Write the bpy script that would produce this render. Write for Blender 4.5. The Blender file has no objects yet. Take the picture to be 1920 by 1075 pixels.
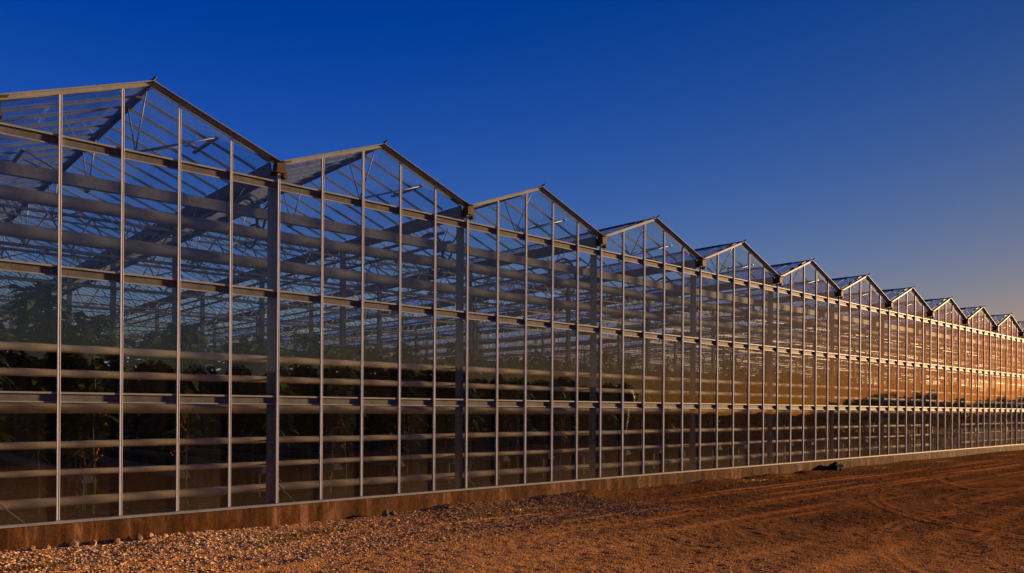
import bpy, bmesh, math, random
import numpy as np
from mathutils import Vector, Matrix

random.seed(7)
rng = np.random.default_rng(7)
scene = bpy.context.scene
COL = scene.collection

# ------------------------------------------------------------------ camera
# world: facade runs along +X at Y = 0, greenhouse interior is +Y, yard is -Y,
# z = 0 is the top of the concrete foot wall, the yard lies at z = GZ
GZ = -0.31
YAW, ROLL = 0.729779, 0.0062197
fw = Vector((math.sin(YAW), math.cos(YAW), 0)); rt = Vector((math.cos(YAW), -math.sin(YAW), 0)); up = Vector((0, 0, 1))
rt3 = rt * math.cos(ROLL) + up * math.sin(ROLL); up3 = up * math.cos(ROLL) - rt * math.sin(ROLL)
cam_data = bpy.data.cameras.new("camera")
cam_data.sensor_width = 36.0
cam_data.lens = 1457.608 / 1920 * 36.0
cam_data.shift_y = 230.85 / 1920
cam_data.clip_start = 0.05; cam_data.clip_end = 6000
cam = bpy.data.objects.new("camera", cam_data)
m = Matrix.Identity(4)
for i, v in enumerate((rt3, up3, -fw)):
    m[0][i], m[1][i], m[2][i] = v.x, v.y, v.z
m.translation = Vector((-5.6947, -12.2225, 1.6078))
cam.matrix_world = m
COL.objects.link(cam); scene.camera = cam

# ------------------------------------------------------------------ world, sun, exposure
SUN_AZ, SUN_EL = math.radians(103.0), math.radians(6.8)
world = bpy.data.worlds.new("World"); scene.world = world; world.use_nodes = True
wn = world.node_tree; wl = wn.links
bg = wn.nodes["Background"]
sky = wn.nodes.new("ShaderNodeTexSky"); sky.sky_type = 'NISHITA'; sky.sun_disc = False
sky.sun_elevation = SUN_EL; sky.sun_rotation = SUN_AZ
sky.air_density = 1.0; sky.dust_density = 0.2; sky.ozone_density = 1.0
def wmath(op, a, b=None):
    n = wn.nodes.new("ShaderNodeMath"); n.operation = op
    for k, v in enumerate((a, b)):
        if v is None: continue
        if isinstance(v, (int, float)): n.inputs[k].default_value = v
        else: wl.new(v, n.inputs[k])
    return n.outputs[0]
sep = wn.nodes.new("ShaderNodeSeparateColor"); wl.new(sky.outputs[0], sep.inputs[0])
R, G, Bc = sep.outputs[0], sep.outputs[1], sep.outputs[2]
# deep, saturated evening sky that darkens smoothly toward the zenith: one colour response for the whole dome
wtc = wn.nodes.new("ShaderNodeTexCoord"); wsz = wn.nodes.new("ShaderNodeSeparateXYZ"); wl.new(wtc.outputs["Generated"], wsz.inputs[0])
elev = wmath('MAXIMUM', wsz.outputs[2], 0.0)
def fall(k): return wmath('EXPONENT', wmath('MULTIPLY', elev, -k))
r1 = wmath('MAXIMUM', wmath('SUBTRACT', wmath('MULTIPLY', wmath('MULTIPLY', wmath('POWER', R, 1.25), 0.063), fall(3.9)), 0.010), 0.0)
r_out = wmath('MULTIPLY', wmath('DIVIDE', r1, wmath('ADD', wmath('MULTIPLY', r1, 0.50), 1.0)), 6.35)
g_out = wmath('DIVIDE', wmath('MULTIPLY', wmath('MULTIPLY', wmath('POWER', G, 0.53), 0.203 * 6.15), fall(3.6)), wmath('ADD', wmath('DIVIDE', G, 15.0), 1.0))
b_out = wmath('MULTIPLY', wmath('MULTIPLY', wmath('POWER', Bc, -0.27), 0.62 * 6.15), wmath('MULTIPLY', fall(3.05), wmath('POWER', wmath('DIVIDE', R, Bc), -1.12)))
cmb = wn.nodes.new("ShaderNodeCombineColor")
wl.new(r_out, cmb.inputs[0]); wl.new(g_out, cmb.inputs[1]); wl.new(b_out, cmb.inputs[2])
wl.new(cmb.outputs[0], bg.inputs[0]); bg.inputs[1].default_value = 0.05

sun_data = bpy.data.lights.new("sun", 'SUN')
sun_data.energy = 3.8; sun_data.angle = math.radians(3.0); sun_data.color = (1.0, 0.60, 0.29)
sun = bpy.data.objects.new("sun", sun_data); COL.objects.link(sun)
SDIR = Vector((math.sin(SUN_AZ) * math.cos(SUN_EL), math.cos(SUN_AZ) * math.cos(SUN_EL), math.sin(SUN_EL)))
sun.rotation_euler = SDIR.to_track_quat('Z', 'Y').to_euler()
sun.location = (80, -40, 40)

vs = scene.view_settings
vs.view_transform = 'Standard'; vs.look = 'None'; vs.gamma = 1.0; vs.exposure = 1.7; vs.use_curve_mapping = False
scene.render.engine = 'CYCLES'
cy = scene.cycles
cy.max_bounces = 10; cy.transparent_max_bounces = 40; cy.glossy_bounces = 4; cy.diffuse_bounces = 3
cy.sample_clamp_indirect = 4.0; cy.use_denoising = True
cy.caustics_reflective = False; cy.caustics_refractive = False

# ------------------------------------------------------------------ materials
class NT:
    def __init__(s, name):
        s.mat = bpy.data.materials.new(name); s.mat.use_nodes = True
        s.t = s.mat.node_tree; s.n = s.t.nodes; s.l = s.t.links
        s.out = s.n["Material Output"]; s.p = s.n.get("Principled BSDF")
    def node(s, typ, **kw):
        n = s.n.new(typ)
        for k, v in kw.items(): setattr(n, k, v)
        return n
    def link(s, a, b): s.l.new(a, b)
    def math(s, op, a, b=None, clamp=False):
        n = s.n.new("ShaderNodeMath"); n.operation = op; n.use_clamp = clamp
        for k, v in enumerate((a, b)):
            if v is None: continue
            if isinstance(v, (int, float)): n.inputs[k].default_value = v
            else: s.l.new(v, n.inputs[k])
        return n.outputs[0]
    def noise(s, vec, scale, detail=4, rough=0.55, out=0):
        n = s.n.new("ShaderNodeTexNoise"); n.inputs["Scale"].default_value = scale
        n.inputs["Detail"].default_value = detail; n.inputs["Roughness"].default_value = rough
        if vec is not None: s.l.new(vec, n.inputs["Vector"])
        return n.outputs[out]
    def ramp(s, fac, stops):
        n = s.n.new("ShaderNodeValToRGB"); e = n.color_ramp.elements
        while len(e) < len(stops): e.new(0.5)
        for k, (p, c) in enumerate(stops):
            e[k].position = p; e[k].color = (*c, 1) if len(c) == 3 else c
        s.l.new(fac, n.inputs[0]); return n.outputs[0]
    def mix(s, fac, a, b, blend='MIX'):
        n = s.n.new("ShaderNodeMix"); n.data_type = 'RGBA'; n.blend_type = blend
        for sock, v in ((n.inputs[0], fac), (n.inputs[6], a), (n.inputs[7], b)):
            if isinstance(v, (int, float)): sock.default_value = v
            elif isinstance(v, tuple): sock.default_value = (*v, 1)
            else: s.l.new(v, sock)
        return n.outputs[2]
    def bump(s, h, strength=0.5, dist=0.01):
        n = s.n.new("ShaderNodeBump"); n.inputs["Strength"].default_value = strength
        n.inputs["Distance"].default_value = dist; s.l.new(h, n.inputs["Height"]); return n.outputs[0]
    def coord(s, kind="Object"):
        return s.n.new("ShaderNodeTexCoord").outputs[kind]
    def pos(s): return s.n.new("ShaderNodeNewGeometry").outputs["Position"]
    def mapping(s, vec, scale):
        n = s.n.new("ShaderNodeMapping"); n.inputs["Scale"].default_value = scale; s.l.new(vec, n.inputs[0]); return n.outputs[0]

def metal(name, c1, c2, rough=0.45, metallic=0.5, scale=6.0, stretch=(1, 1, 1), spec=0.5):
    t = NT(name); v = t.mapping(t.pos(), stretch)
    n = t.noise(v, scale, 5); n2 = t.noise(v, scale * 7, 3)
    f = t.math('ADD', t.math('MULTIPLY', n, 0.7), t.math('MULTIPLY', n2, 0.3))
    t.link(t.ramp(f, [(0.35, c1), (0.65, c2)]), t.p.inputs["Base Color"])
    t.p.inputs["Metallic"].default_value = metallic; t.p.inputs["Specular IOR Level"].default_value = spec
    r = t.math('ADD', t.math('MULTIPLY', n2, 0.25), rough - 0.12); t.link(r, t.p.inputs["Roughness"])
    return t.mat

M_ALU = metal("aluminium", (0.44, 0.47, 0.50), (0.56, 0.59, 0.62), 0.5, 0.0, 3.0, spec=0.15)
M_RAIL = metal("rail_aluminium", (0.17, 0.185, 0.195), (0.25, 0.265, 0.275), 0.55, 0.0, 3.0, spec=0.15)
M_STEEL = metal("galvanised_steel", (0.085, 0.097, 0.105), (0.14, 0.153, 0.16), 0.6, 0.0, 14.0, spec=0.12)
M_TRUSS = metal("truss_steel", (0.13, 0.145, 0.155), (0.22, 0.235, 0.245), 0.45, 0.35, 8.0)
M_GUTTER = metal("gutter_steel", (0.06, 0.065, 0.072), (0.12, 0.12, 0.12), 0.65, 0.0, 5.0, spec=0.1)
M_PIPE = metal("pipe_paint", (0.32, 0.275, 0.18), (0.42, 0.365, 0.25), 0.6, 0.0, 4.0, spec=0.15)
M_TUBE = metal("tube_paint", (0.10, 0.108, 0.10), (0.15, 0.16, 0.15), 0.65, 0.0, 4.0, spec=0.12)
M_BAR = metal("glazing_bar_alu", (0.09, 0.10, 0.107), (0.135, 0.147, 0.155), 0.65, 0.0, 5.0, spec=0.15)
M_RUST = metal("rusty_steel", (0.022, 0.013, 0.007), (0.085, 0.04, 0.017), 0.75, 0.1, 22.0)
M_HOSE = metal("black_rubber", (0.012, 0.013, 0.016), (0.03, 0.03, 0.035), 0.6, 0.0, 12.0)

def glass(name, wobble, dirt_lo, dirt_hi, tint, edge_dirt=True, rough=0.012, f0=0.036, dust=(0.40, 0.33, 0.22)):
    """thin clear sheet: mirror part by angle (Schlick), the rest see-through, plus a film of dust"""
    t = NT(name); t.n.remove(t.p)
    obj = t.coord("Object"); info = t.node("ShaderNodeObjectInfo")
    off = t.node("ShaderNodeVectorMath", operation='ADD'); t.link(obj, off.inputs[0])
    sc_ = t.node("ShaderNodeVectorMath", operation='SCALE'); t.link(info.outputs["Location"], sc_.inputs[0]); sc_.inputs["Scale"].default_value = 1.37
    t.link(sc_.outputs[0], off.inputs[1]); P = off.outputs[0]
    geo = t.node("ShaderNodeNewGeometry")
    # slow waviness of the sheet
    wob = t.node("ShaderNodeVectorMath", operation='SUBTRACT'); t.link(t.noise(t.mapping(P, (0.9, 0.9, 0.45)), 1.1, 1.0, 0.4, 1), wob.inputs[0]); wob.inputs[1].default_value = (0.5, 0.5, 0.5)
    wsc = t.node("ShaderNodeVectorMath", operation='SCALE'); t.link(wob.outputs[0], wsc.inputs[0]); wsc.inputs["Scale"].default_value = wobble
    wht = t.node("ShaderNodeTexWhiteNoise", noise_dimensions='3D'); t.link(info.outputs["Location"], wht.inputs["Vector"])
    tl0 = t.node("ShaderNodeVectorMath", operation='SUBTRACT'); t.link(wht.outputs["Color"], tl0.inputs[0]); tl0.inputs[1].default_value = (0.5, 0.5, 0.5)
    tl1 = t.node("ShaderNodeVectorMath", operation='SCALE'); t.link(tl0.outputs[0], tl1.inputs[0]); tl1.inputs["Scale"].default_value = 0.010
    wsum = t.node("ShaderNodeVectorMath", operation='ADD'); t.link(wsc.outputs[0], wsum.inputs[0]); t.link(tl1.outputs[0], wsum.inputs[1]); wsc = wsum
    add = t.node("ShaderNodeVectorMath", operation='ADD'); t.link(geo.outputs["Normal"], add.inputs[0]); t.link(wsc.outputs[0], add.inputs[1])
    nrm = t.node("ShaderNodeVectorMath", operation='NORMALIZE'); t.link(add.outputs[0], nrm.inputs[0])
    dot = t.node("ShaderNodeVectorMath", operation='DOT_PRODUCT'); t.link(geo.outputs["Incoming"], dot.inputs[0]); t.link(geo.outputs["Normal"], dot.inputs[1])
    c = t.math('ABSOLUTE', dot.outputs["Value"])
    f = t.math('ADD', t.math('MULTIPLY', t.math('POWER', t.math('SUBTRACT', 1.0, c, True), 5.0), 1.0 - f0), f0, True)
    tr = t.node("ShaderNodeBsdfTransparent"); tr.inputs[0].default_value = (*tint, 1)
    gl = t.node("ShaderNodeBsdfGlossy"); gl.inputs["Color"].default_value = (1, 1, 1, 1); gl.inputs["Roughness"].default_value = rough
    t.link(nrm.outputs[0], gl.inputs["Normal"])
    df = t.node("ShaderNodeBsdfDiffuse"); df.inputs[0].default_value = (*dust, 1)
    tl = t.node("ShaderNodeBsdfTranslucent"); tl.inputs[0].default_value = (*dust, 1)
    dt = t.node("ShaderNodeMixShader"); dt.inputs[0].default_value = 0.5; t.link(df.outputs[0], dt.inputs[1]); t.link(tl.outputs[0], dt.inputs[2])
    # dust: blotches and rain streaks, thicker near the splash zone of the foot wall
    wp = t.pos()
    n1 = t.noise(t.mapping(wp, (1, 1, 0.25)), 3.0, 5, 0.6); n2 = t.noise(t.mapping(wp, (9, 9, 0.6)), 2.0, 4, 0.6)
    d = t.math('ADD', t.math('MULTIPLY', n1, 0.6), t.math('MULTIPLY', n2, 0.4))
    mr = t.node("ShaderNodeMapRange"); mr.inputs["From Min"].default_value = 0.35; mr.inputs["From Max"].default_value = 0.75
    mr.inputs["To Min"].default_value = dirt_lo; mr.inputs["To Max"].default_value = dirt_hi; t.link(d, mr.inputs[0])
    dirt = mr.outputs[0]
    if edge_dirt:
        sz = t.node("ShaderNodeSeparateXYZ"); t.link(wp, sz.inputs[0])
        spl = t.node("ShaderNodeMapRange"); spl.inputs["From Min"].default_value = 0.75; spl.inputs["From Max"].default_value = 0.0
        spl.inputs["To Min"].default_value = 0.0; spl.inputs["To Max"].default_value = 0.065; t.link(sz.outputs[2], spl.inputs[0])
        dirt = t.math('ADD', dirt, t.math('MULTIPLY', spl.outputs[0], t.math('ADD', n1, 0.4)))
    dirt = t.math('MULTIPLY', dirt, t.math('ADD', t.math('MULTIPLY', wht.outputs["Value"], 1.1), 0.5))
    dirt = t.math('DIVIDE', dirt, t.math('MAXIMUM', c, 0.18), True)
    m1 = t.node("ShaderNodeMixShader"); t.link(dirt, m1.inputs[0]); t.link(tr.outputs[0], m1.inputs[1]); t.link(dt.outputs[0], m1.inputs[2])
    m2 = t.node("ShaderNodeMixShader"); t.link(f, m2.inputs[0]); t.link(m1.outputs[0], m2.inputs[1]); t.link(gl.outputs[0], m2.inputs[2])
    t.link(m2.outputs[0], t.out.inputs[0])
    return t.mat
M_GLASS = glass("facade_glass", 0.016, 0.004, 0.022, (0.99, 1.0, 0.995))
M_ROOFGLASS = glass("roof_glass", 0.03, 0.010, 0.035, (0.985, 1.0, 0.995), False, 0.03, 0.02, (0.22, 0.42, 0.46))

def concrete():
    t = NT("stained_concrete"); p = t.pos()
    st = t.noise(t.mapping(p, (1.0, 1.0, 0.10)), 3.2, 6, 0.7)
    bl = t.noise(p, 5.0, 6, 0.65); fn = t.noise(p, 60, 3)
    c = t.ramp(st, [(0.40, (0.028, 0.014, 0.006)), (0.48, (0.075, 0.031, 0.009)), (0.55, (0.115, 0.05, 0.016)), (0.61, (0.24, 0.125, 0.07))])
    c = t.mix(t.math('MULTIPLY', t.ramp(bl, [(0.5, (0, 0, 0)), (0.62, (1, 1, 1))]), 0.55), c, (0.085, 0.055, 0.03))
    c = t.mix(0.22, c, t.ramp(fn, [(0.3, (0.03, 0.015, 0.006)), (0.7, (0.16, 0.08, 0.035))]))
    t.link(c, t.p.inputs["Base Color"]); t.p.inputs["Roughness"].default_value = 0.9; t.p.inputs["Specular IOR Level"].default_value = 0.05
    t.link(t.bump(t.math('ADD', bl, t.math('MULTIPLY', fn, 0.3)), 0.7, 0.02), t.p.inputs["Normal"])
    return t.mat
M_CONC = concrete()

def ground_mat():
    t = NT("gravel_earth"); p = t.pos()
    at = t.node("ShaderNodeAttribute", attribute_name="dust"); dust = at.outputs["Fac"]
    big = t.noise(t.mapping(p, (0.25, 0.7, 1)), 1.0, 5, 0.6)
    mid = t.noise(p, 9.0, 5, 0.65); fine = t.noise(p, 55.0, 3, 0.6)
    vor = t.node("ShaderNodeTexVoronoi"); vor.inputs["Scale"].default_value = 38.0; t.link(p, vor.inputs["Vector"])
    peb = t.ramp(vor.outputs["Color"], [(0.2, (0.16, 0.085, 0.035)), (0.45, (0.40, 0.20, 0.075)), (0.7, (0.58, 0.30, 0.11)), (0.9, (0.68, 0.42, 0.20))])
    earth = t.ramp(mid, [(0.3, (0.24, 0.115, 0.045)), (0.55, (0.44, 0.225, 0.09)), (0.75, (0.60, 0.33, 0.14))])
    dustc = t.ramp(fine, [(0.3, (0.52, 0.25, 0.08)), (0.7, (0.68, 0.36, 0.13))])
    c = t.mix(t.math('MULTIPLY', big, 0.9, True), earth, peb)
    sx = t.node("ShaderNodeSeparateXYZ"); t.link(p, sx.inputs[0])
    darken_x = t.node("ShaderNodeMapRange"); darken_x.inputs["From Min"].default_value = -1.0; darken_x.inputs["From Max"].default_value = 8.0; darken_x.inputs["To Min"].default_value = 0.0; darken_x.inputs["To Max"].default_value = 0.88
    t.link(t.math('ADD', sx.outputs[0], t.math('MULTIPLY', t.math('SUBTRACT', big, 0.5), 9.0)), darken_x.inputs[0])  # earth tone gets darker towards +X, edge broken up by noise
    c = t.mix(darken_x.outputs[0], c, t.mix(0.97, c, (0.185, 0.140, 0.120), 'MULTIPLY'))
    dustc = t.mix(darken_x.outputs[0], dustc, t.mix(1.0, dustc, (0.62, 0.46, 0.36), 'MULTIPLY'))
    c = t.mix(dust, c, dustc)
    t.link(c, t.p.inputs["Base Color"]); t.p.inputs["Roughness"].default_value = 1.0; t.p.inputs["Specular IOR Level"].default_value = 0.0
    h = t.math('ADD', t.math('MULTIPLY', mid, 0.6), t.math('ADD', t.math('MULTIPLY', fine, 0.25), t.math('MULTIPLY', vor.outputs["Distance"], -0.5)))
    t.link(t.bump(h, 0.9, 0.03), t.p.inputs["Normal"])
    return t.mat
M_GROUND = ground_mat()

def soil_mat():
    t = NT("dark_soil"); p = t.pos(); n = t.noise(p, 6, 5)
    t.link(t.ramp(n, [(0.3, (0.02, 0.015, 0.01)), (0.7, (0.06, 0.045, 0.03))]), t.p.inputs["Base Color"]); t.p.inputs["Roughness"].default_value = 0.95; t.p.inputs["Specular IOR Level"].default_value = 0.05
    t.link(t.bump(n, 0.8, 0.05), t.p.inputs["Normal"]); return t.mat
M_SOIL = soil_mat()

def stone_mat():
    t = NT("gravel_stone"); at = t.node("ShaderNodeAttribute", attribute_name="tone")
    c = t.ramp(at.outputs["Fac"], [(0.0, (0.05, 0.05, 0.055)), (0.3, (0.20, 0.115, 0.06)), (0.6, (0.46, 0.25, 0.115)), (0.9, (0.64, 0.40, 0.20)), (1.0, (0.70, 0.54, 0.36))])
    c = t.mix(0.3, c, t.ramp(t.noise(t.pos(), 70, 3), [(0.3, (0.08, 0.05, 0.03)), (0.7, (0.42, 0.28, 0.18))]))
    t.link(c, t.p.inputs["Base Color"]); t.p.inputs["Roughness"].default_value = 0.9; t.p.inputs["Specular IOR Level"].default_value = 0.1
    t.link(t.bump(t.noise(t.pos(), 120, 3), 0.4, 0.005), t.p.inputs["Normal"]); return t.mat
M_STONE = stone_mat()

def leaf_mat(name, c1, c2, sc_=3.0, trans=0.25):
    t = NT(name); p = t.pos(); n = t.noise(p, sc_, 3)
    c = t.ramp(n, [(0.3, c1), (0.7, c2)])
    t.link(c, t.p.inputs["Base Color"]); t.p.inputs["Roughness"].default_value = 0.55
    tl = t.node("ShaderNodeBsdfTranslucent"); t.link(c, tl.inputs[0])
    mx = t.node("ShaderNodeMixShader"); mx.inputs[0].default_value = trans
    t.link(t.p.outputs[0], mx.inputs[1]); t.link(tl.outputs[0], mx.inputs[2]); t.link(mx.outputs[0], t.out.inputs[0]); return t.mat
M_LEAF = leaf_mat("tomato_leaf", (0.035, 0.06, 0.018), (0.075, 0.11, 0.03))
M_HEDGE = leaf_mat("conifer_leaf", (0.018, 0.032, 0.014), (0.04, 0.06, 0.022))
M_TREE = leaf_mat("tree_leaf", (0.16, 0.085, 0.025), (0.30, 0.15, 0.045), 0.6, 0.5)
M_WEED = leaf_mat("dry_weed", (0.20, 0.12, 0.02), (0.40, 0.24, 0.04), 20)
M_BARK = metal("bark", (0.05, 0.035, 0.022), (0.12, 0.085, 0.055), 0.9, 0.0, 9.0)
M_STEM = metal("plant_stem", (0.06, 0.08, 0.03), (0.13, 0.14, 0.06), 0.7, 0.0, 9.0)
M_FRUIT = metal("tomato_skin", (0.26, 0.06, 0.012), (0.42, 0.15, 0.03), 0.3, 0.0, 1.5)
M_SLAB = metal("trough_film", (0.16, 0.17, 0.19), (0.24, 0.25, 0.27), 0.5, 0.0, 5.0)
M_BOULDER_SHADE = metal("boulder_shade_black", (0.006, 0.006, 0.007), (0.015, 0.014, 0.014), 0.9, 0.0, 12.0, spec=0.02)  # near-black stands for the boulder's shaded side and its shadow

# ------------------------------------------------------------------ mesh helpers
class MB:
    def __init__(s): s.v = []; s.f = []; s.smooth = []
    def quadbox(s, c):
        b = len(s.v); s.v += [tuple(p) for p in c]
        for q in ((0, 3, 2, 1), (4, 5, 6, 7), (0, 1, 5, 4), (1, 2, 6, 5), (2, 3, 7, 6), (3, 0, 4, 7)):
            s.f.append(tuple(b + i for i in q)); s.smooth.append(False)
        return s
    def box(s, x0, x1, y0, y1, z0, z1):
        return s.quadbox([(x0, y0, z0), (x1, y0, z0), (x1, y1, z0), (x0, y1, z0), (x0, y0, z1), (x1, y0, z1), (x1, y1, z1), (x0, y1, z1)])
    def bar(s, a, b, w, h, upv=(0, 0, 1)):
        a, b = Vector(a), Vector(b); d = (b - a).normalized(); u = Vector(upv)
        sd = d.cross(u)
        if sd.length < 1e-4: sd = d.cross(Vector((0, 1, 0)))
        sd.normalize(); u = sd.cross(d).normalized(); sd *= w / 2; u *= h / 2
        return s.quadbox([a - sd - u, a + sd - u, a + sd + u, a - sd + u, b - sd - u, b + sd - u, b + sd + u, b - sd + u])
    def tube(s, pts, r, n=8, cap=True):
        pts = [Vector(p) for p in pts]; b = len(s.v); rr = r if isinstance(r, (list, tuple)) else [r] * len(pts)
        ref = None
        for i, p in enumerate(pts):
            d = (pts[min(i + 1, len(pts) - 1)] - pts[max(i - 1, 0)]).normalized()
            if ref is None: ref = d.orthogonal().normalized()
            else: ref = (ref - d * ref.dot(d)).normalized()
            o = d.cross(ref)
            for k in range(n):
                a = 2 * math.pi * k / n; s.v.append(tuple(p + (ref * math.cos(a) + o * math.sin(a)) * rr[i]))
        for i in range(len(pts) - 1):
            for k in range(n):
                k2 = (k + 1) % n
                s.f.append((b + i * n + k, b + i * n + k2, b + (i + 1) * n + k2, b + (i + 1) * n + k)); s.smooth.append(True)
        if cap:
            s.f.append(tuple(b + k for k in reversed(range(n)))); s.smooth.append(False)
            e = b + (len(pts) - 1) * n; s.f.append(tuple(e + k for k in range(n))); s.smooth.append(False)
        return s
    def prism(s, poly, y0, y1):
        """polygon in x,z extruded along y"""
        b = len(s.v); n = len(poly)
        s.v += [(x, y0, z) for x, z in poly] + [(x, y1, z) for x, z in poly]
        s.f.append(tuple(b + i for i in range(n))); s.f.append(tuple(b + n + i for i in reversed(range(n)))); s.smooth += [False, False]
        for i in range(n):
            j = (i + 1) % n; s.f.append((b + j, b + i, b + n + i, b + n + j)); s.smooth.append(False)
        return s
    def mesh(s, name, mat):
        me = bpy.data.meshes.new(name); me.from_pydata(s.v, [], s.f)
        me.polygons.foreach_set("use_smooth", s.smooth); me.materials.append(mat); me.update()
        return me

def npmesh(name, verts, faces, mat, smooth=False):
    """verts (n,3), faces (m,k) all of the same k"""
    me = bpy.data.meshes.new(name); k = faces.shape[1]
    me.vertices.add(len(verts)); me.vertices.foreach_set("co", np.ascontiguousarray(verts, dtype=np.float32).ravel())
    me.loops.add(faces.size); me.loops.foreach_set("vertex_index", np.ascontiguousarray(faces, dtype=np.int32).ravel())
    me.polygons.add(len(faces)); me.polygons.foreach_set("loop_start", np.arange(0, faces.size, k, dtype=np.int32))
    me.polygons.foreach_set("loop_total", np.full(len(faces), k, dtype=np.int32))
    me.polygons.foreach_set("use_smooth", np.full(len(faces), smooth, dtype=bool))
    me.materials.append(mat); me.update(calc_edges=True); me.validate()
    return me

def put(name, me, parent=None, loc=(0, 0, 0), rotz=0.0, scale=1.0):
    o = bpy.data.objects.new(name, me); COL.objects.link(o)
    o.location = loc; o.rotation_euler = (0, 0, rotz); o.scale = (scale,) * 3 if isinstance(scale, (int, float)) else scale
    if parent is not None: o.parent = parent
    return o
def tag(o, label, cat, group=None):
    o["label"] = label; o["category"] = cat
    if group: o["group"] = group
    return o

def vnoise(x, y, seed=0):
    xi = np.floor(x).astype(np.int64); yi = np.floor(y).astype(np.int64); fx = x - xi; fy = y - yi
    fx = fx * fx * (3 - 2 * fx); fy = fy * fy * (3 - 2 * fy)
    def h(a, b):
        n = (a * 374761393 + b * 668265263 + seed * 1442695041) & 0xFFFFFFFF
        n = ((n ^ (n >> 13)) * 1274126177) & 0xFFFFFFFF
        return ((n ^ (n >> 16)) & 0xFFFF) / 65535.0
    a, b_, c, d = h(xi, yi), h(xi + 1, yi), h(xi, yi + 1), h(xi + 1, yi + 1)
    return (a * (1 - fx) + b_ * fx) * (1 - fy) + (c * (1 - fx) + d * fx) * fy
def fbm(x, y, o=4, seed=0):
    s = 0; a = 0.5
    for k in range(o): s = s + a * vnoise(x * 2 ** k, y * 2 ** k, seed + k); a *= 0.5
    return s

# ------------------------------------------------------------------ the yard (one sheet to the horizon)
def graded(lo, hi, step, far, grow=1.22):
    mid = np.arange(lo, hi + step / 2, step); outs = []; s = step; p = mid[-1]
    while p < far: s *= grow; p += s; outs.append(p)
    ins = []; s = step; p = mid[0]
    while p > -far: s *= grow; p -= s; ins.append(p)
    return np.concatenate([ins[::-1], mid, outs])
def track_masks(x, y):
    """windrows of fine dust left by wheels running along the wall, and turning arcs farther right"""
    w = 0.25 * (fbm(x * 0.12, y * 0 + 3.1, 3, 11) - 0.45)
    dust = np.zeros_like(x); hgt = np.zeros_like(x)
    for y0, wd, st in ((-1.75, .10, .9), (-2.05, 0.09, 1.0), (-2.75, 0.10, .7), (-3.3, 0.16, 1.0), (-3.62, .08, .8), (-4.6, .12, .55), (-5.0, .10, .65), (-6.3, .15, .5), (-6.6, .1, .5), (-7.6, .2, .5)):
        yy = y - y0 - w * 2.2 - 0.04 * x * (0.25 if y0 < -4 else 0.06)
        g = np.exp(-(yy / wd) ** 2); br = np.clip(fbm(x * 0.35, y * 1.1 + y0 * 7, 3, 5) * 3.8 - 0.95, 0, 1)
        dust = np.maximum(dust, g * st * br); hgt += 0.012 * g * st * br - 0.008 * np.exp(-((yy + 0.32) / 0.2) ** 2) * st
    for cx, cy_, r in ((14.5, -11.0, 5.4), (14.5, -11.0, 5.65), (14.7, -11.2, 7.0), (14.7, -11.2, 7.2), (9.0, -14.5, 6.4), (9.0, -14.5, 6.62), (9.2, -14.6, 7.9), (9.2, -14.6, 8.1), (22, -12, 9)):
        d = np.hypot(x - cx, y - cy_) - r - w
        g = np.exp(-(d / 0.075) ** 2) * (0.35 + 0.65 * vnoise(np.arctan2(y - cy_, x - cx) * r * 2.2, x * 0, 61)); hgt += 0.006 * g - 0.005 * np.exp(-((d - 0.3) / 0.16) ** 2)
        dust = np.maximum(dust, 0.75 * g)
    patch = np.clip(fbm(x * 0.45 + 9, y * 0.8, 4, 21) * 2.6 - 1.1, 0, 1)
    dust = np.clip(np.maximum(dust, 0.30 * patch), 0, 1)
    return dust, hgt
def ground_height(x, y):
    dust, hgt = track_masks(x, y)
    near = np.clip((14.5 - np.abs(y + 0.0)) / 2.0, 0, 1) * np.clip((60 - x) / 15, 0, 1) * np.clip((x + 16) / 3, 0, 1) * (y < 0.3)
    h = hgt + 0.05 * (fbm(x * 0.5, y * 0.9, 3, 2) - 0.45) + 0.016 * (fbm(x * 5, y * 5, 3, 31) - 0.45) * (1 - 0.6 * dust) + 0.014 * (vnoise(x * 19, y * 19, 41) - 0.5) * (1 - 0.75 * dust)
    h += 0.17 * np.exp(-((y + 0.15) / 0.33) ** 2) * (fbm(x * 0.8, y * 0, 3, 8) - 0.24)     # gravel banked unevenly against the wall
    return GZ + h * near
gx = graded(-9.0, 17.0, 0.042, 2500); gy = graded(-10.6, 0.2, 0.042, 2500)
X, Y = np.meshgrid(gx, gy); Z = ground_height(X, Y)
nx, ny = len(gx), len(gy); idx = np.arange(nx * ny).reshape(ny, nx)
faces = np.stack([idx[:-1, :-1], idx[:-1, 1:], idx[1:, 1:], idx[1:, :-1]], -1).reshape(-1, 4)
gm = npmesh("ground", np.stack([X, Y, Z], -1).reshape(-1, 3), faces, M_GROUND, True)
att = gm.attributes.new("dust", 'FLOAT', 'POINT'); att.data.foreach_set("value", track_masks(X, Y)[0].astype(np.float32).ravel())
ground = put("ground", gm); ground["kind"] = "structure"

# ------------------------------------------------------------------ the greenhouse
W = 4.0                       # bay width
N0, N1 = -3, 15               # bays with a built gable wall (bay n spans x = 4n .. 4n+4)
NR1 = 24                      # last bay of the roof behind
DEPTH = 52.0
ZG, ZR = 5.68, 6.44           # eaves and ridge
SL = (ZR - ZG) / (W / 2)
ROW = [0.22 + 4.7 * k for k in range(12)]
house = put("greenhouse", None)
tag(house, "long glass greenhouse with a saw-tooth row of gables beside the gravel yard", "greenhouse")

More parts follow.
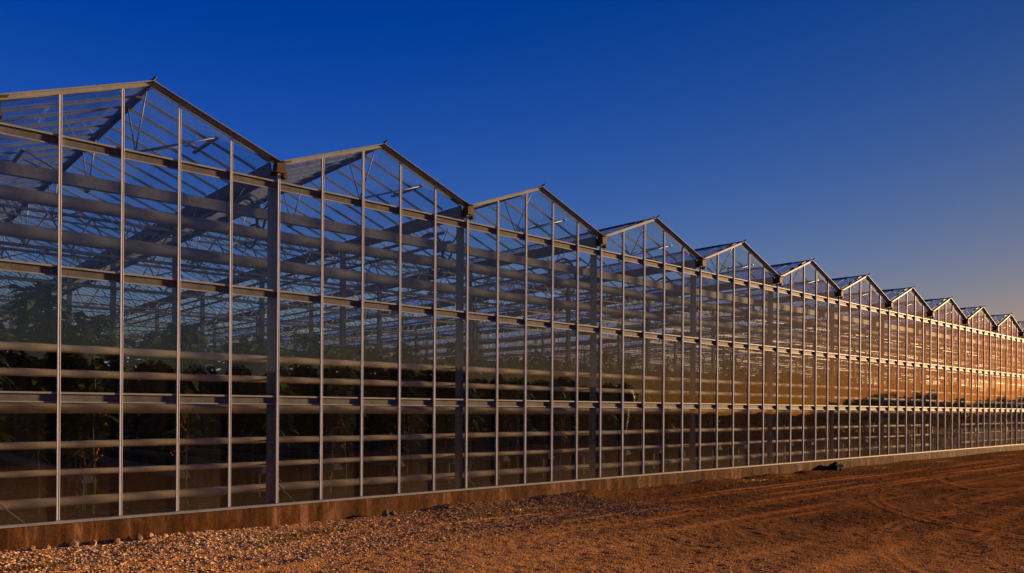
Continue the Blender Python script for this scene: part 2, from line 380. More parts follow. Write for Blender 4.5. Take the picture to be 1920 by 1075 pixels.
# concrete foot wall: one slab per bay with worn edges
for n in range(N0, N1 + 1):
    bm = bmesh.new(); nxs, nzs = 34, 5; y0 = -0.075
    def wv(i, j):
        x = n * W + W * i / nxs; z = GZ - 0.12 + (0.0 - GZ + 0.12) * j / nzs
        d = 0.012 * (float(fbm(np.array(x * 3.0), np.array(z * 5.0), 3, 77)) - 0.45) + 0.006 * (random.random() - .5)
        edge = 0.0
        if j == nzs: edge = -0.008 * random.random(); z -= 0.004 * random.random(); d += 0.008
        if i in (0, nxs): d += 0.007
        return bm.verts.new((x + (0.003 if i == 0 else -0.003 if i == nxs else 0), y0 + d, z - 0.002))
    g = [[wv(i, j) for j in range(nzs + 1)] for i in range(nxs + 1)]
    for i in range(nxs):
        for j in range(nzs): bm.faces.new((g[i][j], g[i + 1][j], g[i + 1][j + 1], g[i][j + 1]))
    back = [[bm.verts.new((g[i][j].co.x, 0.12, g[i][j].co.z)) for j in (0, nzs)] for i in (0, nxs)]
    bm.faces.new([g[i][nzs] for i in range(nxs + 1)] + [back[1][1], back[0][1]])
    bm.faces.new([g[0][j] for j in reversed(range(nzs + 1))] + [back[0][0], back[0][1]][:2][::1])
    bm.faces.new([g[nxs][j] for j in range(nzs + 1)] + [back[1][1], back[1][0]])
    bmesh.ops.recalc_face_normals(bm, faces=bm.faces)
    me = bpy.data.meshes.new("foot_wall"); bm.to_mesh(me); bm.free(); me.materials.append(M_CONC)
    put("foot_wall", me, house)

def roofz(x): return ZG + SL * (x if x <= 2 else 4 - x)
# shared meshes of one gable bay
def mullion_mesh(h):
    b = MB(); b.box(-0.021, 0.021, -0.035, -0.016, 0.036, h); b.box(-0.009, 0.009, -0.016, 0.02, 0.036, h - 0.01)
    b.box(-0.018, -0.013, -0.038, -0.035, 0.036, h - 0.004); b.box(0.013, 0.018, -0.038, -0.035, 0.036, h - 0.004)
    return b.mesh("mullion", M_ALU)
MULL = [mullion_mesh(5.50)] + [mullion_mesh(roofz(x) - 0.06) for x in (0.8, 1.6, 2.4, 3.2)]
def transom_mesh(z):
    b = MB()
    b.box(0, W, -0.022, 0.012, z + 0.048, z + 0.074)      # upper lip
    b.box(0, W, -0.001, 0.012, z - 0.074, z - 0.056)      # lower lip
    return b.mesh("transom", M_RAIL)
def web_mesh(z):
    return MB().box(0, W, 0.012, 0.035, z - 0.068, z + 0.068).mesh("transom_web", M_GUTTER)
ZT = (1.74, 3.49, 5.30)
TRAN = [transom_mesh(z) for z in ZT]; WEB = [web_mesh(z) for z in ZT]
sb = MB(); sb.box(0, W, -0.062, 0.05, 0.0, 0.026); sb.box(0, W, -0.088, -0.062, -0.004, 0.010)
SILL = sb.mesh("sill", M_RAIL)
PANES = []
edges = (0.032, 1.664, 1.816, 3.414, 3.566, 5.224)
for i in range(5):
    x0, x1 = 0.8 * i + 0.014, 0.8 * (i + 1) - 0.014
    for r in range(3):
        z0, z1 = edges[2 * r], edges[2 * r + 1]; b = MB()
        b.box(-(x1 - x0) / 2, (x1 - x0) / 2, -0.003, 0.003, 0, z1 - z0)
        PANES.append((b.mesh("pane", M_GLASS), ((x0 + x1) / 2, -0.008, z0)))
    zb = 5.376; xc = (x0 + x1) / 2
    poly = [(x0 - xc, 0), (x1 - xc, 0), (x1 - xc, roofz(x1) - 0.05 - zb)]
    if i == 2: poly.append((2.0 - xc, ZR - 0.05 - zb))
    poly.append((x0 - xc, roofz(x0) - 0.05 - zb))
    PANES.append((MB().prism(poly, -0.003, 0.003).mesh("pane", M_GLASS), (xc, -0.008, zb)))
rb = MB()
for sx in (0, 1):
    a = (0.05 if sx == 0 else 3.95, -0.03, ZG + 0.02 - 0.03); c = (2.0, -0.03, ZR - 0.03)
    rb.bar(a, c, 0.06, 0.046); rb.bar((a[0], -0.045, a[2] + 0.034), (c[0], -0.045, c[2] + 0.034), 0.11, 0.010)
GABLE = rb.mesh("gable", M_RAIL)
rc = MB(); rc.prism([(1.95, ZR - 0.012), (2.0, ZR + 0.012), (2.05, ZR - 0.012), (2.05, ZR + 0.0), (2.0, ZR + 0.026), (1.95, ZR + 0.0)], -0.10, 0.6); rc.bar((1.985, -0.10, ZR + 0.01), (2.025, -0.14, ZR + 0.055), 0.02, 0.03)
RIDGECAP = rc.mesh("ridge_cap", M_GUTTER)
for n in range(N0, N1 + 1):
    gb = put("gable", GABLE, house, (n * W, 0, 0))
    for k, x in enumerate((0, 0.8, 1.6, 2.4, 3.2)): put("mullion", MULL[k], gb, (x, 0, 0))
    for t_, w_ in zip(TRAN, WEB): put("transom", t_, gb); put("transom_web", w_, gb)
    put("sill", SILL, gb); put("ridge_cap", RIDGECAP, gb)
    for me, loc in PANES: put("pane", me, gb, loc)

# gutters with rusty end boxes
gu = MB(); gu.prism([(-0.13, 0.0), (-0.10, -0.19), (0.10, -0.19), (0.13, 0.0), (0.11, 0.0), (0.085, -0.17), (-0.085, -0.17), (-0.11, 0.0)], 0.05, DEPTH)
GUT = gu.mesh("gutter", M_GUTTER)
ge = MB(); ge.box(-0.075, 0.075, -0.13, 0.04, -0.18, -0.03); ge.box(-0.088, 0.088, -0.14, -0.11, -0.195, -0.17)
ge.bar((-0.17, -0.06, 0.03), (-0.02, -0.06, -0.02), 0.2, 0.012); ge.bar((0.02, -0.06, -0.02), (0.17, -0.06, 0.03), 0.2, 0.012)
ge.box(-0.05, 0.05, -0.13, -0.05, -0.03, 0.0); ge.box(0.05, 0.11, -0.12, 0.02, -0.26, -0.20)
GUTEND = ge.mesh("gutter_end_box", M_RUST)
for n in range(N0, NR1 + 1):
    g_ = put("gutter", GUT, house, (n * W, 0, ZG))
    if n <= N1 + 1: put("gutter_end_box", GUTEND, g_)

# columns
cb = MB(); cb.box(-0.06, 0.06, -0.05, 0.05, -0.30, 5.49); cb.box(-0.10, 0.10, -0.09, 0.09, -0.26, -0.20)
COLM = cb.mesh("column", M_STEEL)
for n in range(N0, NR1 + 1):
    for k, y in enumerate(ROW[:-1]):
        if k > 0 and (n > 18 or (n < 0 and k > 4)): continue
        put("column", COLM, house, (n * W, y, 0))
# lattice girders across every bay and row
tb = MB(); zt, zb = 5.36, 4.66
tb.bar((0.06, 0, zt), (W - 0.06, 0, zt), 0.05, 0.05); tb.bar((0.06, 0, zb), (W - 0.06, 0, zb), 0.05, 0.05)
nseg = 5
for i in range(nseg):
    xa = 0.1 + (W - 0.2) * i / nseg; xb = 0.1 + (W - 0.2) * (i + 1) / nseg; xm = (xa + xb) / 2
    tb.tube([(xa, 0, zt), (xm, 0, zb)], 0.016, 5); tb.tube([(xm, 0, zb), (xb, 0, zt)], 0.016, 5)
GIRD = tb.mesh("lattice_girder", M_TRUSS)
for n in range(N0, NR1):
    for k, y in enumerate(ROW[1:-1]):
        if n < -1 and k > 4: continue
        put("lattice_girder", GIRD, house, (n * W, y, 0))
tb = MB(); tb.bar((0.06, 0, 5.34), (W - 0.06, 0, 5.34), 0.03, 0.03); tb.bar((0.06, 0, 4.98), (W - 0.06, 0, 4.98), 0.03, 0.03)
for i in range(7):
    xa = 0.1 + (W - 0.2) * i / 7; xb = 0.1 + (W - 0.2) * (i + 1) / 7
    tb.tube([(xa, 0, 5.34), ((xa + xb) / 2, 0, 4.98)], 0.011, 4); tb.tube([((xa + xb) / 2, 0, 4.98), (xb, 0, 5.34)], 0.011, 4)
LIGHT = tb.mesh("light_lattice_girder", M_TRUSS)
for n in range(-2, 15):
    for k in range(9): put("light_lattice_girder", LIGHT, house, (n * W, ROW[k] + 2.35 + (1.2 if k == 0 else 0), 0))
# intermediate wire trusses carrying screens between the rows (thin zigzag along each bay)
for n in range(N0, 18):
    b = MB()
    for xo, zz in ((-0.36, 5.14), (-0.20, 4.98)): b.bar((xo, 0.3, zz), (xo, DEPTH, zz), 0.05, 0.05)
    for k in range(16): b.tube([(-0.36, 0.9 + k * 2.35, 5.14), (-0.1, 1.1 + k * 2.35, 5.5)], 0.008, 4)
    put("longitudinal_rail", b.mesh("longitudinal_rail", M_STEEL), house, (n * W, 0, 0))
b = MB()
for y in [ROW[0] + 4.7 * k + 1.57 * j for k in range(10) for j in (1.5,)]:
    b.bar((N0 * W, y, 5.05), (NR1 * W, y, 5.05), 0.025, 0.025)
    x = N0 * W
    while x < 60:
        b.tube([(x, y, 5.05), (x + 0.25, y, 4.86)], 0.01, 4, False); x += 0.5
o = put("screen_wire_trusses", b.mesh("screen_wire_trusses", M_TRUSS), house); o["kind"] = "stuff"

# heavy beam and pipes along the inside of the wall
xa, xb = N0 * W, (N1 + 1) * W
b = MB(); b.box(xa, xb, 0.34, 0.44, 4.80, 4.97); put("eaves_beam", b.mesh("eaves_beam", M_STEEL), house)
for z, r, y, mt in ((4.585, .10, .56, M_TUBE), (4.08, .10, .56, M_TUBE), (2.445, .06, .5, M_PIPE), (2.095, .058, .5, M_PIPE), (1.585, .075, .5, M_PIPE),
                    (1.06, .055, .5, M_PIPE), (.655, .046, .5, M_PIPE), (.24, .07, .5, M_PIPE)):
    spans = [(xa, 29.4), (31.9, xb)] if z < 1.2 else [(xa, xb)]
    for a, c in spans:
        pts = [(a + (c - a) * k / 24, y, z + 0.006 * math.sin(k * 1.7 + z * 9)) for k in range(25)]
        put("heating_pipe", MB().tube(pts, r, 20).mesh("heating_pipe", mt), house)
# clips that hold the pipes to the columns, and foot braces
cl = MB()
for z in (2.445, 2.095, 1.585, 1.06, .655, .24): cl.box(-0.03, 0.03, 0.27, 0.5, z - 0.012, z + 0.012)
CLIP = cl.mesh("pipe_bracket", M_STEEL)
br = MB(); br.tube([(0.02, 0.22, 0.42), (0.62, 0.24, -0.18)], 0.012, 6)
BRACE = br.mesh("foot_brace", M_STEEL)
for n in range(N0, N1 + 1):
    put("pipe_bracket", CLIP, house, (n * W, 0, 0)); put("foot_brace", BRACE, house, (n * W, 0, 0))

# roof: ridge beam, glazing bars, panes
BAR = 0.56; NB = int(DEPTH / BAR)
L2 = math.hypot(2.0, ZR - ZG); ang = math.atan2(ZR - ZG, 2.0)
def bar_mesh(side):
    b = MB(); s = 1 if side == 0 else -1
    b.bar((-s * 1.90, 0, -SL * 1.90 - 0.02), (-s * 0.03, 0, -0.020), 0.014, 0.028)
    b.bar((-s * 1.90, 0, -SL * 1.90 + 0.012), (-s * 0.03, 0, 0.002), 0.024, 0.008)
    return b.mesh("glazing_bar", M_BAR)
def roof_pane_mesh(side):
    s = 1 if side == 0 else -1; w = BAR / 2 - 0.012
    z0, z1 = -SL * 1.90, -SL * 0.03; x0, x1 = -s * 1.90, -s * 0.03
    b = MB(); b.quadbox([(x0, -w, z0), (x1, -w, z1), (x1, w, z1), (x0, w, z0), (x0, -w, z0 + .005), (x1, -w, z1 + .005), (x1, w, z1 + .005), (x0, w, z0 + .005)])
    return b.mesh("roof_pane", M_ROOFGLASS)
BARM = [bar_mesh(0), bar_mesh(1)]; RPM = [roof_pane_mesh(0), roof_pane_mesh(1)]
rg = MB(); rg.prism([(-0.045, -0.05), (0.045, -0.05), (0.06, -0.005), (0, 0.035), (-0.06, -0.005)], 0.6, DEPTH)
RIDGE = rg.mesh("ridge", M_GUTTER)
near = {-1: 24, 0: 24, 1: 20, 2: 16, 3: 12, 4: 9, 5: 8, 6: 7, 7: 6, 8: 6, 9: 5, 10: 5, -2: 4}
sv, sf = [], []; bvv, bff = MB(), None
vent_cells = {}
for n in range(N0, NR1):
    rf = put("roof", RIDGE, house, (n * W + 2.0, 0, ZR))
    lim = near.get(n, 0)
    for side in (0, 1):
        s = 1 if side == 0 else -1
        for j in range(NB):
            yb = 0.12 + BAR * j; yc = yb + BAR / 2
            if j < lim:
                put("glazing_bar", BARM[side], rf, (0, yb, 0)); put("roof_pane", RPM[side], rf, (0, yc, 0))
            else:
                q = len(sv); cx = n * W + 2.0; w = BAR / 2 - 0.012
                sv += [(cx - s * 1.9, yc - w, ZR - SL * 1.9), (cx - s * .03, yc - w, ZR - SL * .03), (cx - s * .03, yc + w, ZR - SL * .03), (cx - s * 1.9, yc + w, ZR - SL * 1.9)]
                sf.append((q, q + 1, q + 2, q + 3))
                if n < 19: bvv.bar((cx - s * 1.9, yb, ZR - SL * 1.9 - .02), (cx - s * .03, yb, ZR - .03), 0.016, 0.03)
o = put("far_roof_panes", npmesh("far_roof_panes", np.array(sv), np.array(sf), M_ROOFGLASS), house); o["kind"] = "stuff"
o = put("far_glazing_bars", bvv.mesh("far_glazing_bars", M_BAR), house); o["kind"] = "stuff"

# vent gear under every ridge: hanger rods, push rods and the vent's bottom rail
def vent_gear(side):
    s = 1 if side == 0 else -1; b = MB(); J = (0, 0.52, -0.84)
    b.tube([(0, 0.0, -0.05), J], 0.011, 6); b.tube([(0, 0.92, -0.05), J], 0.011, 6)
    e0 = (s * 1.1, 0.02, -SL * 1.1 - 0.05); e1 = (s * 1.1, 1.1, -SL * 1.1 - 0.05)
    b.bar(e0, e1, 0.05, 0.035); b.tube([J, (e0[0], e0[1] + .05, e0[2])], 0.013, 6); b.tube([(J[0], J[1] + .12, J[2] + .02), (e0[0] - s * .12, .75, e0[2] + .02)], 0.013, 6)
    b.box(-0.03, 0.03, J[1] - 0.05, J[1] + 0.16, J[2] - 0.03, J[2] + 0.03)
    return b.mesh("vent_rods", M_TRUSS)
VG = [vent_gear(0), vent_gear(1)]
for n in range(N0, 13):
    for y, sd in ((0.25, 0), (3.1, 1), (6.0, 0), (9.0, 1), (12.0, 0)):
        put("vent_rods", VG[sd], house, (n * W + 2.0, y, ZR))
# looped black hoses by the columns
def hose():
    b = MB()
    def curve(pts, r):
        P = [Vector(p) for p in pts]; out = []
        for i in range(len(P) - 1):
            p0, p1, p2, p3 = P[max(i - 1, 0)], P[i], P[i + 1], P[min(i + 2, len(P) - 1)]
            for k in range(6):
                t = k / 6; out.append(0.5 * ((2 * p1) + (p2 - p0) * t + (2 * p0 - 5 * p1 + 4 * p2 - p3) * t * t + (3 * p1 - p0 - 3 * p2 + p3) * t ** 3))
        out.append(P[-1]); b.tube(out, r, 7)
    curve([(-0.25, 1.5, 5.12), (-0.1, 1.2, 5.30), (-0.03, 1.0, 5.24), (-0.01, 0.85, 5.0), (0, 0.8, 4.75)], 0.026)
    curve([(-0.05, 1.15, 4.66), (-0.03, 1.0, 4.80), (0, 0.8, 4.78), (0.0, 0.62, 4.68), (0.0, 0.5, 4.82)], 0.02)
    curve([(0.0, 0.3, 5.2), (0.0, 0.42, 5.05), (0.0, 0.62, 5.0), (-0.02, 0.75, 4.86), (0, 0.8, 4.7)], 0.016)
    curve([(-0.06, 1.2, 4.52), (-0.05, 1.05, 4.42), (-0.03, 0.9, 4.44), (-0.02, 0.8, 4.56)], 0.02)
    return b.mesh("hose_loop", M_HOSE)
HOSE = hose()
for n in range(N0, 12): put("hose_loop", HOSE, house, (n * W, 0, 0))
# far wall of the house
b = MB()
for k in range(int((NR1 - N0) * 2.5)): b.box(N0 * W + 1.6 * k - .03, N0 * W + 1.6 * k + .03, DEPTH - .05, DEPTH, -0.2, 5.5)
b.box(N0 * W, NR1 * W, DEPTH - .06, DEPTH + .02, GZ - .1, 0.5); b.box(N0 * W, NR1 * W, DEPTH - .06, DEPTH - .001, 5.2, 5.3)
put("rear_wall", b.mesh("rear_wall", M_STEEL), house)

fl = MB(); fl.box(N0 * W, NR1 * W, 0.13, DEPTH, GZ - 0.2, -0.20)
floor_ = put("greenhouse_floor", fl.mesh("greenhouse_floor", M_SOIL)); floor_["kind"] = "structure"

# ------------------------------------------------------------------ tomato crop
def leaf_cloud(centres, dirs, L, Wd, rs):
    """bent leaf blades: two quads each; arrays of n"""
    n = len(centres); d = dirs / np.linalg.norm(dirs, axis=1, keepdims=True)
    side = np.cross(d, np.array([0, 0, 1.0]) + rs.normal(0, .35, (n, 3))); side /= np.linalg.norm(side, axis=1, keepdims=True) + 1e-9
    L = L[:, None]; Wd = Wd[:, None]; a = centres
    mid = a + d * L * .5; tip = a + d * L + np.array([0, 0, -1.0]) * L * .25
    v = np.stack([a - side * Wd * .15, a + side * Wd * .15, mid + side * Wd * .5, mid - side * Wd * .5, tip + side * Wd * .08, tip - side * Wd * .08], 1).reshape(-1, 3)
    i0 = np.arange(n)[:, None] * 6
    f = np.concatenate([i0 + np.array([[0, 1, 2, 3]]), i0 + np.array([[3, 2, 4, 5]])], 0)
    return v, f
def plant_leaves(h, n, seed):
    rs = np.random.default_rng(seed)
    t = rs.random(n) ** 0.62; z = 0.75 + (h - 0.75) * t
    a = rs.random(n) * 6.283; r = 0.02 + 0.30 * rs.random(n) * (1.15 - 0.55 * t)
    c = np.stack([np.cos(a) * r, np.sin(a) * r, z], 1)
    d = np.stack([np.cos(a), np.sin(a), rs.normal(0.05, .45, n)], 1)
    return leaf_cloud(c, d, rs.uniform(.14, .30, n), rs.uniform(.09, .18, n), rs)
PL = []
for k in range(4):
    h = 2.75 + 0.12 * k; rs = random.Random(k)
    v, f = plant_leaves(h, 240, 100 + k); fol = npmesh("foliage", v, f, M_LEAF)
    b = MB(); pts = [(0.02 * math.sin(i * 1.3 + k), 0.02 * math.cos(i * .9 + k), -0.2 + (h + 0.1) * i / 9) for i in range(10)]
    b.tube(pts, [0.014 - 0.0008 * i for i in range(10)], 6)
    for i in range(7):
        a = rs.random() * 6.28; z = .3 + rs.random() * .9; b.tube([(0, 0, z), (math.cos(a) * .16, math.sin(a) * .16, z - .18)], 0.006, 4)
    st = b.mesh("stem", M_STEM)
    bm = bmesh.new()
    for q in range(2):
        a0 = rs.random() * 6.28; zc = 0.85 + 0.45 * q + rs.random() * .2
        for i in range(6):
            a = a0 + rs.uniform(-.35, .35); r = .12 + rs.uniform(-.05, .05); s_ = rs.uniform(.026, .036)
            bmesh.ops.create_icosphere(bm, subdivisions=2, radius=s_, matrix=Matrix.Translation((math.cos(a) * r, math.sin(a) * r, zc - .05 * i * .7)) @ Matrix.Diagonal((1, 1, .85, 1)))
    fr = bpy.data.meshes.new("fruit"); bm.to_mesh(fr); bm.free(); fr.materials.append(M_FRUIT)
    for p_ in fr.polygons: p_.use_smooth = True
    PL.append((fol, st, fr))
ORD = {-2: "cut-off leftmost", -1: "first full", 0: "second", 1: "third", 2: "fourth", 3: "fifth", 4: "sixth", 5: "seventh", 6: "eighth", 7: "ninth", 8: "tenth", 9: "eleventh", 10: "twelfth"}
NTH = ("first", "second", "third", "fourth", "fifth", "sixth", "seventh", "eighth", "ninth", "tenth", "eleventh", "twelfth", "thirteenth", "fourteenth", "fifteenth", "sixteenth", "seventeenth", "eighteenth", "nineteenth", "twentieth")
def row_word(r):
    """which crop row of its bay this is, counted from the left"""
    bay = math.floor((-10.2 + 1.6 * r) / W); rows = [q for q in range(60) if math.floor((-10.2 + 1.6 * q) / W) == bay]
    return NTH[rows.index(r)]
farv, farf, fo = [], [], 0
FARL = [plant_leaves(2.9, 70, 300 + k) for k in range(5)]
cnt = 0
for r in range(46):
    xr = -10.2 + 1.6 * r
    bay = int(math.floor(xr / W)); y = 2.1 + random.uniform(-.1, .25); j = 0
    while y < DEPTH - 3:
        x = xr + random.uniform(-.12, .12); k = (r * 3 + j) % 4
        indiv = j < 5 and -2 <= bay <= 10
        sc_ = random.uniform(.92, 1.06); rz = random.random() * 6.28
        if indiv:
            e = put("tomato_plant", None, None, (x, y, 0), rz, sc_)
            tag(e, "tomato plant, %s from the glass in the %s crop row behind the %s gable" % (NTH[j], row_word(r), ORD[bay]), "tomato plant", "tomato plants of the %s bay" % ORD[bay])
            put("foliage", PL[k][0], e); put("stem", PL[k][1], e)
            if j < 3: put("fruit_cluster", PL[k][2], e)
            y += 0.5
        else:
            v, f = FARL[(r + j) % 5]; c, s_ = math.cos(rz), math.sin(rz)
            vv = v.copy() * sc_ * np.array([1.5, 1.5, 1.0]); vx = vv[:, 0] * c - vv[:, 1] * s_ + x; vy = vv[:, 0] * s_ + vv[:, 1] * c + y
            farv.append(np.stack([vx, vy, vv[:, 2]], 1)); farf.append(f + fo); fo += len(v)
            y += 0.85 if y < 20 else 1.5
        j += 1
crop = put("tomato_crop", npmesh("tomato_crop", np.concatenate(farv), np.concatenate(farf), M_LEAF))
crop["kind"] = "stuff"; tag(crop, "dark green mass of tomato rows deep inside the greenhouse", "crop")
# the one tall vine at the left
e = put("tomato_plant", None, None, (-2.9, 2.9, 0), 0.4, (1.25, 1.25, 1.24))
tag(e, "tallest tomato vine, climbing above the crop behind the left edge panes", "tomato plant")
v, f = plant_leaves(2.9, 420, 555); put("foliage", npmesh("foliage", v, f, M_LEAF), e); put("stem", PL[1][1], e); put("fruit_cluster", PL[2][2], e)
# growing troughs under the rows
b = MB(); b.box(-0.11, 0.11, 0, 44, 0.30, 0.36); b.box(-0.08, 0.08, 0.02, 43.9, 0.36, 0.43)
for k in range(12): b.box(-0.02, 0.02, 0.3 + 3.6 * k, 0.34 + 3.6 * k, -0.2, 0.30)
TR = b.mesh("growing_trough", M_SLAB)
for r in range(2, 32):
    o = put("growing_trough", TR, None, (-10.2 + 1.6 * r, 2.6, 0))
    bay = int(math.floor((-10.2 + 1.6 * r) / W))
    tag(o, "grey growing trough under the %s crop row behind the %s gable" % (row_word(r), ORD[bay]), "growing trough", "growing troughs")

# ------------------------------------------------------------------ conifer hedge across the yard (seen mirrored in the panes)
def conifer(seed, h=3.95, rad=1.12, n=1500):
    rs = np.random.default_rng(seed)
    t = rs.random(n); z = t * h; prof = rad * np.clip(1 - (np.clip(t - .72, 0, 1) / .30) ** 2.0, 0.03, 1) ** .6 * (0.92 + .12 * np.sin(t * 9 + seed))
    a = rs.random(n) * 6.283; r = prof * (0.86 + 0.16 * rs.random(n))
    c = np.stack([np.cos(a) * r, np.sin(a) * r, z], 1); d = np.stack([np.cos(a), np.sin(a), rs.normal(.9, .4, n)], 1)
    v, f = leaf_cloud(c, d, rs.uniform(.10, .2, n), rs.uniform(.08, .15, n), rs)
    # dense inner body
    b = MB(); zz = np.linspace(0.05, h - .1, 12)
    pr = [float(rad * .86 * max(1 - (max(q / h - .72, 0) / .30) ** 2, .05) ** .6) for q in zz]
    b.tube([(0, 0, float(q)) for q in zz], pr, 10)
    return npmesh("crown", v, f, M_HEDGE), b.mesh("inner_growth", M_HEDGE)
CON = [conifer(k) for k in range(4)]
tk = MB().tube([(0, 0, -0.1), (0, 0, 1.5)], [0.09, 0.06], 7).mesh("trunk", M_BARK)
for i in range(28):
    x = 35.2 - 1.78 * i
    e = put("hedge_conifer", None, None, (x + random.uniform(-.12, .12), -22.6 + random.uniform(-.15, .15), GZ), random.random() * 6.28, (1, 1, random.uniform(.95, 1.05)))
    tag(e, "dark conifer, %s from the right end of the hedge mirrored low in the panes" % ((NTH + ("twenty-first", "twenty-second", "twenty-third", "twenty-fourth", "twenty-fifth", "twenty-sixth", "twenty-seventh", "twenty-eighth"))[i]), "conifer", "conifers of the mirrored hedge")
    put("crown", CON[i % 4][0], e); put("inner_growth", CON[i % 4][1], e); put("trunk", tk, e)

# ------------------------------------------------------------------ far trees toward the sunset (mirrored at the right)
def broad_tree(seed, h, rad):
    rs = np.random.default_rng(seed); cs = []
    b = MB(); b.tube([(0, 0, -.2), (.1, 0, h * .3), (0, .1, h * .6)], [.28, .2, .1], 8)
    for k in range(12):
        a = rs.random() * 6.28; rr = rad * (.25 + .6 * rs.random()); z = h * (.35 + .5 * rs.random())
        p = (math.cos(a) * rr, math.sin(a) * rr, z); b.tube([(0, 0, h * .25 + .2 * z), (p[0] * .6, p[1] * .6, z * .85), p], [.1, .06, .03], 5); cs.append((*p, rad * (.3 + .2 * rs.random())))
    cs += [(0, 0, h * .8, rad * .42), (0, 0, h * .5, rad * .55)]
    C_, D_ = [], []
    for x, y, z, r in cs:
        n = 170; d = rs.normal(0, 1, (n, 3)); d /= np.linalg.norm(d, axis=1, keepdims=True); d[:, 2] *= .75
        C_.append(np.array([x, y, z]) + d * r * (.6 + .4 * rs.random((n, 1)))); D_.append(d + rs.normal(0, .5, (n, 3)))
    C_ = np.concatenate(C_); D_ = np.concatenate(D_); C_[:, 2] = np.clip(C_[:, 2], .6, h)
    n = len(C_); v, f = leaf_cloud(C_, D_, rs.uniform(.35, .75, n), rs.uniform(.3, .55, n), rs)
    return npmesh("crown", v, f, M_TREE), b.mesh("trunk", M_BARK)
BT = [broad_tree(k, 6.6, 4.4) for k in range(3)]
cam0 = (-5.6947, -12.2225)
for i, (u, hh, sc_) in enumerate(((1560, .55, 1.0), (1600, .6, 1.0), (1625, .9, 1.1), (1650, .95, 1.0), (1690, 1.0, 1.0), (1712, 1.12, 1.15), (1732, 1.0, 1.0), (1790, .8, .9), (1806, .95, 1.0), (1862, .95, 1.0), (1880, 1.05, 1.1), (1900, 1.1, 1.1), (1925, 1.15, 1.2), (1950, 1.1, 1.2))):
    a = YAW + math.atan((u - 960) / 1457.6)                   # the mirrored sight line
    d = 92 + 6 * math.sin(i * 2.1)
    x = cam0[0] + (d + 0.0) * math.tan(a); y = -(d - 12.2225)
    e = put("broadleaf_tree", None, None, (x, y, GZ), random.random() * 6.28, (sc_ * 1.2, sc_ * 1.2, hh))
    tag(e, "small rust-coloured tree, %s from the left of those mirrored in the orange panes" % NTH[i], "tree", "mirrored trees at the sunset horizon")
    put("crown", BT[i % 3][0], e); put("trunk", BT[i % 3][1], e)

# ------------------------------------------------------------------ gravel, rubble and weeds on the yard
ico = bmesh.new(); bmesh.ops.create_icosphere(ico, subdivisions=1, radius=1.0)
iv = np.array([v.co[:] for v in ico.verts]); iff = np.array([[v.index for v in f.verts] for f in ico.faces]); ico.free()
def stones(name, x, y, s, tone):
    n = len(x); z = ground_height(x, y)
    var = rng.normal(1, .18, (n, len(iv), 1)) * iv[None]
    ax = rng.uniform(.65, 1.25, (n, 1, 3)) * np.array([1.1, 1.1, .72])
    a = rng.random(n) * 6.283; c, sn = np.cos(a)[:, None], np.sin(a)[:, None]
    q = var * ax * s[:, None, None]
    px = q[..., 0] * c - q[..., 1] * sn + x[:, None]; py = q[..., 0] * sn + q[..., 1] * c + y[:, None]
    pz = q[..., 2] + (z - s * .08)[:, None]
    V = np.stack([px, py, pz], -1).reshape(-1, 3); F = (iff[None] + (np.arange(n) * len(iv))[:, None, None]).reshape(-1, 3)
    me = npmesh(name, V, F, M_STONE); at = me.attributes.new("tone", 'FLOAT', 'POINT')
    at.data.foreach_set("value", np.repeat(tone, len(iv)).astype(np.float32)); return me
def scatter(n, x0, x1, y0, y1, smin, smax, keep):
    x = rng.uniform(x0, x1, n); y = rng.uniform(y0, y1, n); k = keep(x, y) > rng.random(n); x, y = x[k], y[k]
    s = smin + (smax - smin) * rng.random(len(x)) ** 2.2; return x, y, s, np.clip(rng.normal(.5, .26, len(x)) + np.clip((1.8 - x) * .11, -.42, .34), 0, 1)
free = lambda x, y: (1 - .85 * track_masks(x, y)[0])
parts = [scatter(26000, -6.5, 7.0, -3.2, -0.10, .009, .025, lambda x, y: free(x, y) * np.clip(1.25 - np.abs(y + .9) * .35, .25, 1)),
         scatter(24000, -4.5, 16, -9.6, -1.0, .008, .020, lambda x, y: free(x, y) * np.clip(fbm(x * .7, y * .7, 3, 51) * 3 - .8, 0.08, 1)),
         scatter(3500, 6, 40, -4.5, -0.15, .014, .035, lambda x, y: free(x, y) * .8)]
x, y, s, t_ = (np.concatenate([p[k] for p in parts]) for k in range(4))
o = put("gravel", stones("gravel", x, y, s, t_)); o["kind"] = "stuff"; tag(o, "loose gravel scattered over the brown yard", "gravel")
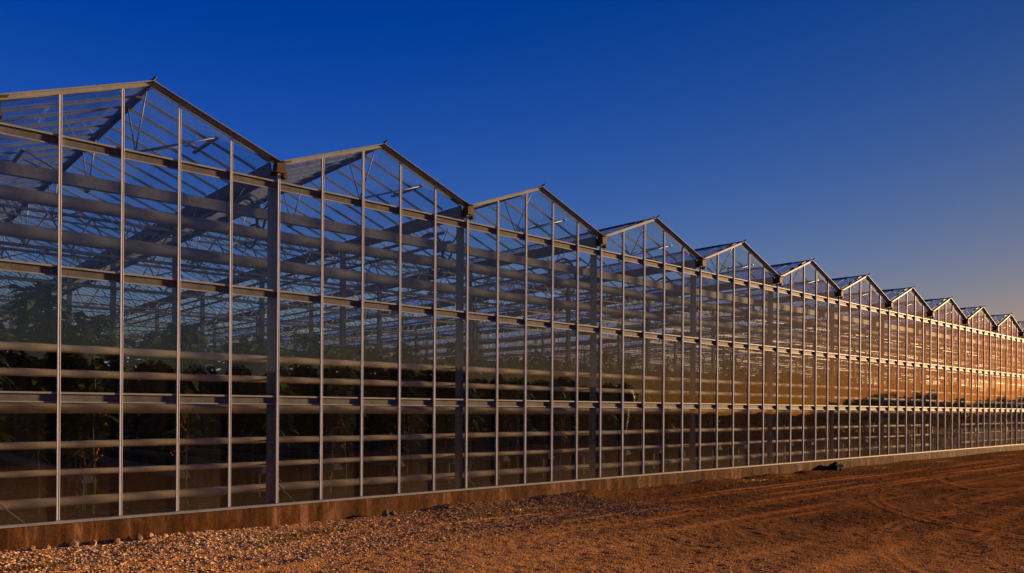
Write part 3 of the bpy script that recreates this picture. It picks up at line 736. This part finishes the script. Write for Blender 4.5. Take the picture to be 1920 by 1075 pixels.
# bigger rubble lying against the wall at the left: single stones
RUB = []
for k in range(6):
    vv = iv * rng.normal(1, .14, (len(iv), 1)) * rng.uniform(.7, 1.2, 3)
    me = npmesh("rubble_stone", vv, iff, M_STONE); at = me.attributes.new("tone", 'FLOAT', 'POINT'); at.data.foreach_set("value", np.full(len(iv), (.05, .1, .3, .6, .15, .75)[k], np.float32)); RUB.append(me)
RX = (-3.17, -3.05, -2.92, -2.8, -2.62, -2.5, -2.33, -2.2, -3.35, -2.03, -3.55, -1.85)
for k, (px, py, sz) in enumerate(((-3.17, -.17, .05), (-3.05, -.2, .075), (-2.92, -.15, .05), (-2.8, -.19, .06), (-2.62, -.16, .055), (-2.5, -.22, .06), (-2.33, -.15, .045), (-2.2, -.2, .07), (-3.35, -.2, .045), (-2.03, -.17, .055), (-3.55, -.24, .05), (-1.85, -.22, .045), (2.0, -.2, .08), (2.12, -.24, .06))):
    zz = float(ground_height(np.array(px), np.array(py)))
    o = put("rubble_stone", RUB[k % 6], None, (px, py - .02, zz + sz * .35), k * 1.3, sz)
    lab = ("larger dark stone below the second gable's ridge, against the wall", "smaller dark stone below the second gable's ridge, against the wall")[int(px > 2.05)] if px > 0 else "fist-sized stone, %s from the left in the rubble at the wall foot" % NTH[sum(q < px for q in RX)]
    tag(o, lab, "stone", "rubble stones at the wall foot")
# boulder at far right: its shade painted black, its sunlit tip a pale stone
bm = bmesh.new(); bmesh.ops.create_icosphere(bm, subdivisions=3, radius=1.0)
for v in bm.verts:
    q = v.co; nse = 1 + .22 * math.sin(q.x * 5 + 1) * math.cos(q.y * 4) + .1 * math.sin(q.z * 9 + q.x * 7)
    v.co = Vector((q.x * .33 * nse * (1 + .25 * q.x), q.y * .15 * nse, max(q.z, -.25) * .19 * nse))
me = bpy.data.meshes.new("shaded_boulder"); bm.to_mesh(me); bm.free(); me.materials.append(M_BOULDER_SHADE)
o = put("shaded_boulder", me, None, (19.3, -.26, GZ + .05)); tag(o, "boulder lying against the foot of the wall, its shade coloured black", "boulder")
o = put("boulder_lit_tip", RUB[5], None, (19.66, -.33, GZ + .15), .5, (.07, .05, .035)); tag(o, "pale stone added as the sunlit tip of the black boulder", "stone")
# patches of dry yellow weed
wc, wd = [], []
for px, py, rx, ry, n in ((-3.75, -1.5, .35, .15, 420), (-2.0, -.75, .4, .14, 260), (.2, -1.25, .7, .15, 450), (-.6, -1.6, .5, .12, 300), (3.9, -1.35, .8, .16, 600), (5.0, -1.45, .8, .12, 350), (13.6, -.75, .7, .18, 400), (15.5, -.6, .5, .15, 200), (21.5, -.8, .8, .2, 300), (27, -.9, 1.0, .2, 300), (34, -1.0, 1.5, .2, 300)):
    a = rng.normal(0, .5, (n, 2)) * np.array([rx, ry]) + np.array([px, py])
    wc.append(np.concatenate([a, (ground_height(a[:, 0], a[:, 1]) + .004)[:, None]], 1)); dd = rng.normal(0, 1, (n, 3)); dd[:, 2] = np.abs(dd[:, 2]) * .8 + .15; wd.append(dd)
wc = np.concatenate(wc); wd = np.concatenate(wd); n = len(wc)
v, f = leaf_cloud(wc, wd, rng.uniform(.02, .055, n), rng.uniform(.012, .03, n), rng)
o = put("dry_weeds", npmesh("dry_weeds", v, f, M_WEED)); o["kind"] = "stuff"; tag(o, "yellow dry weed patches on the gravel along the wall", "weeds")
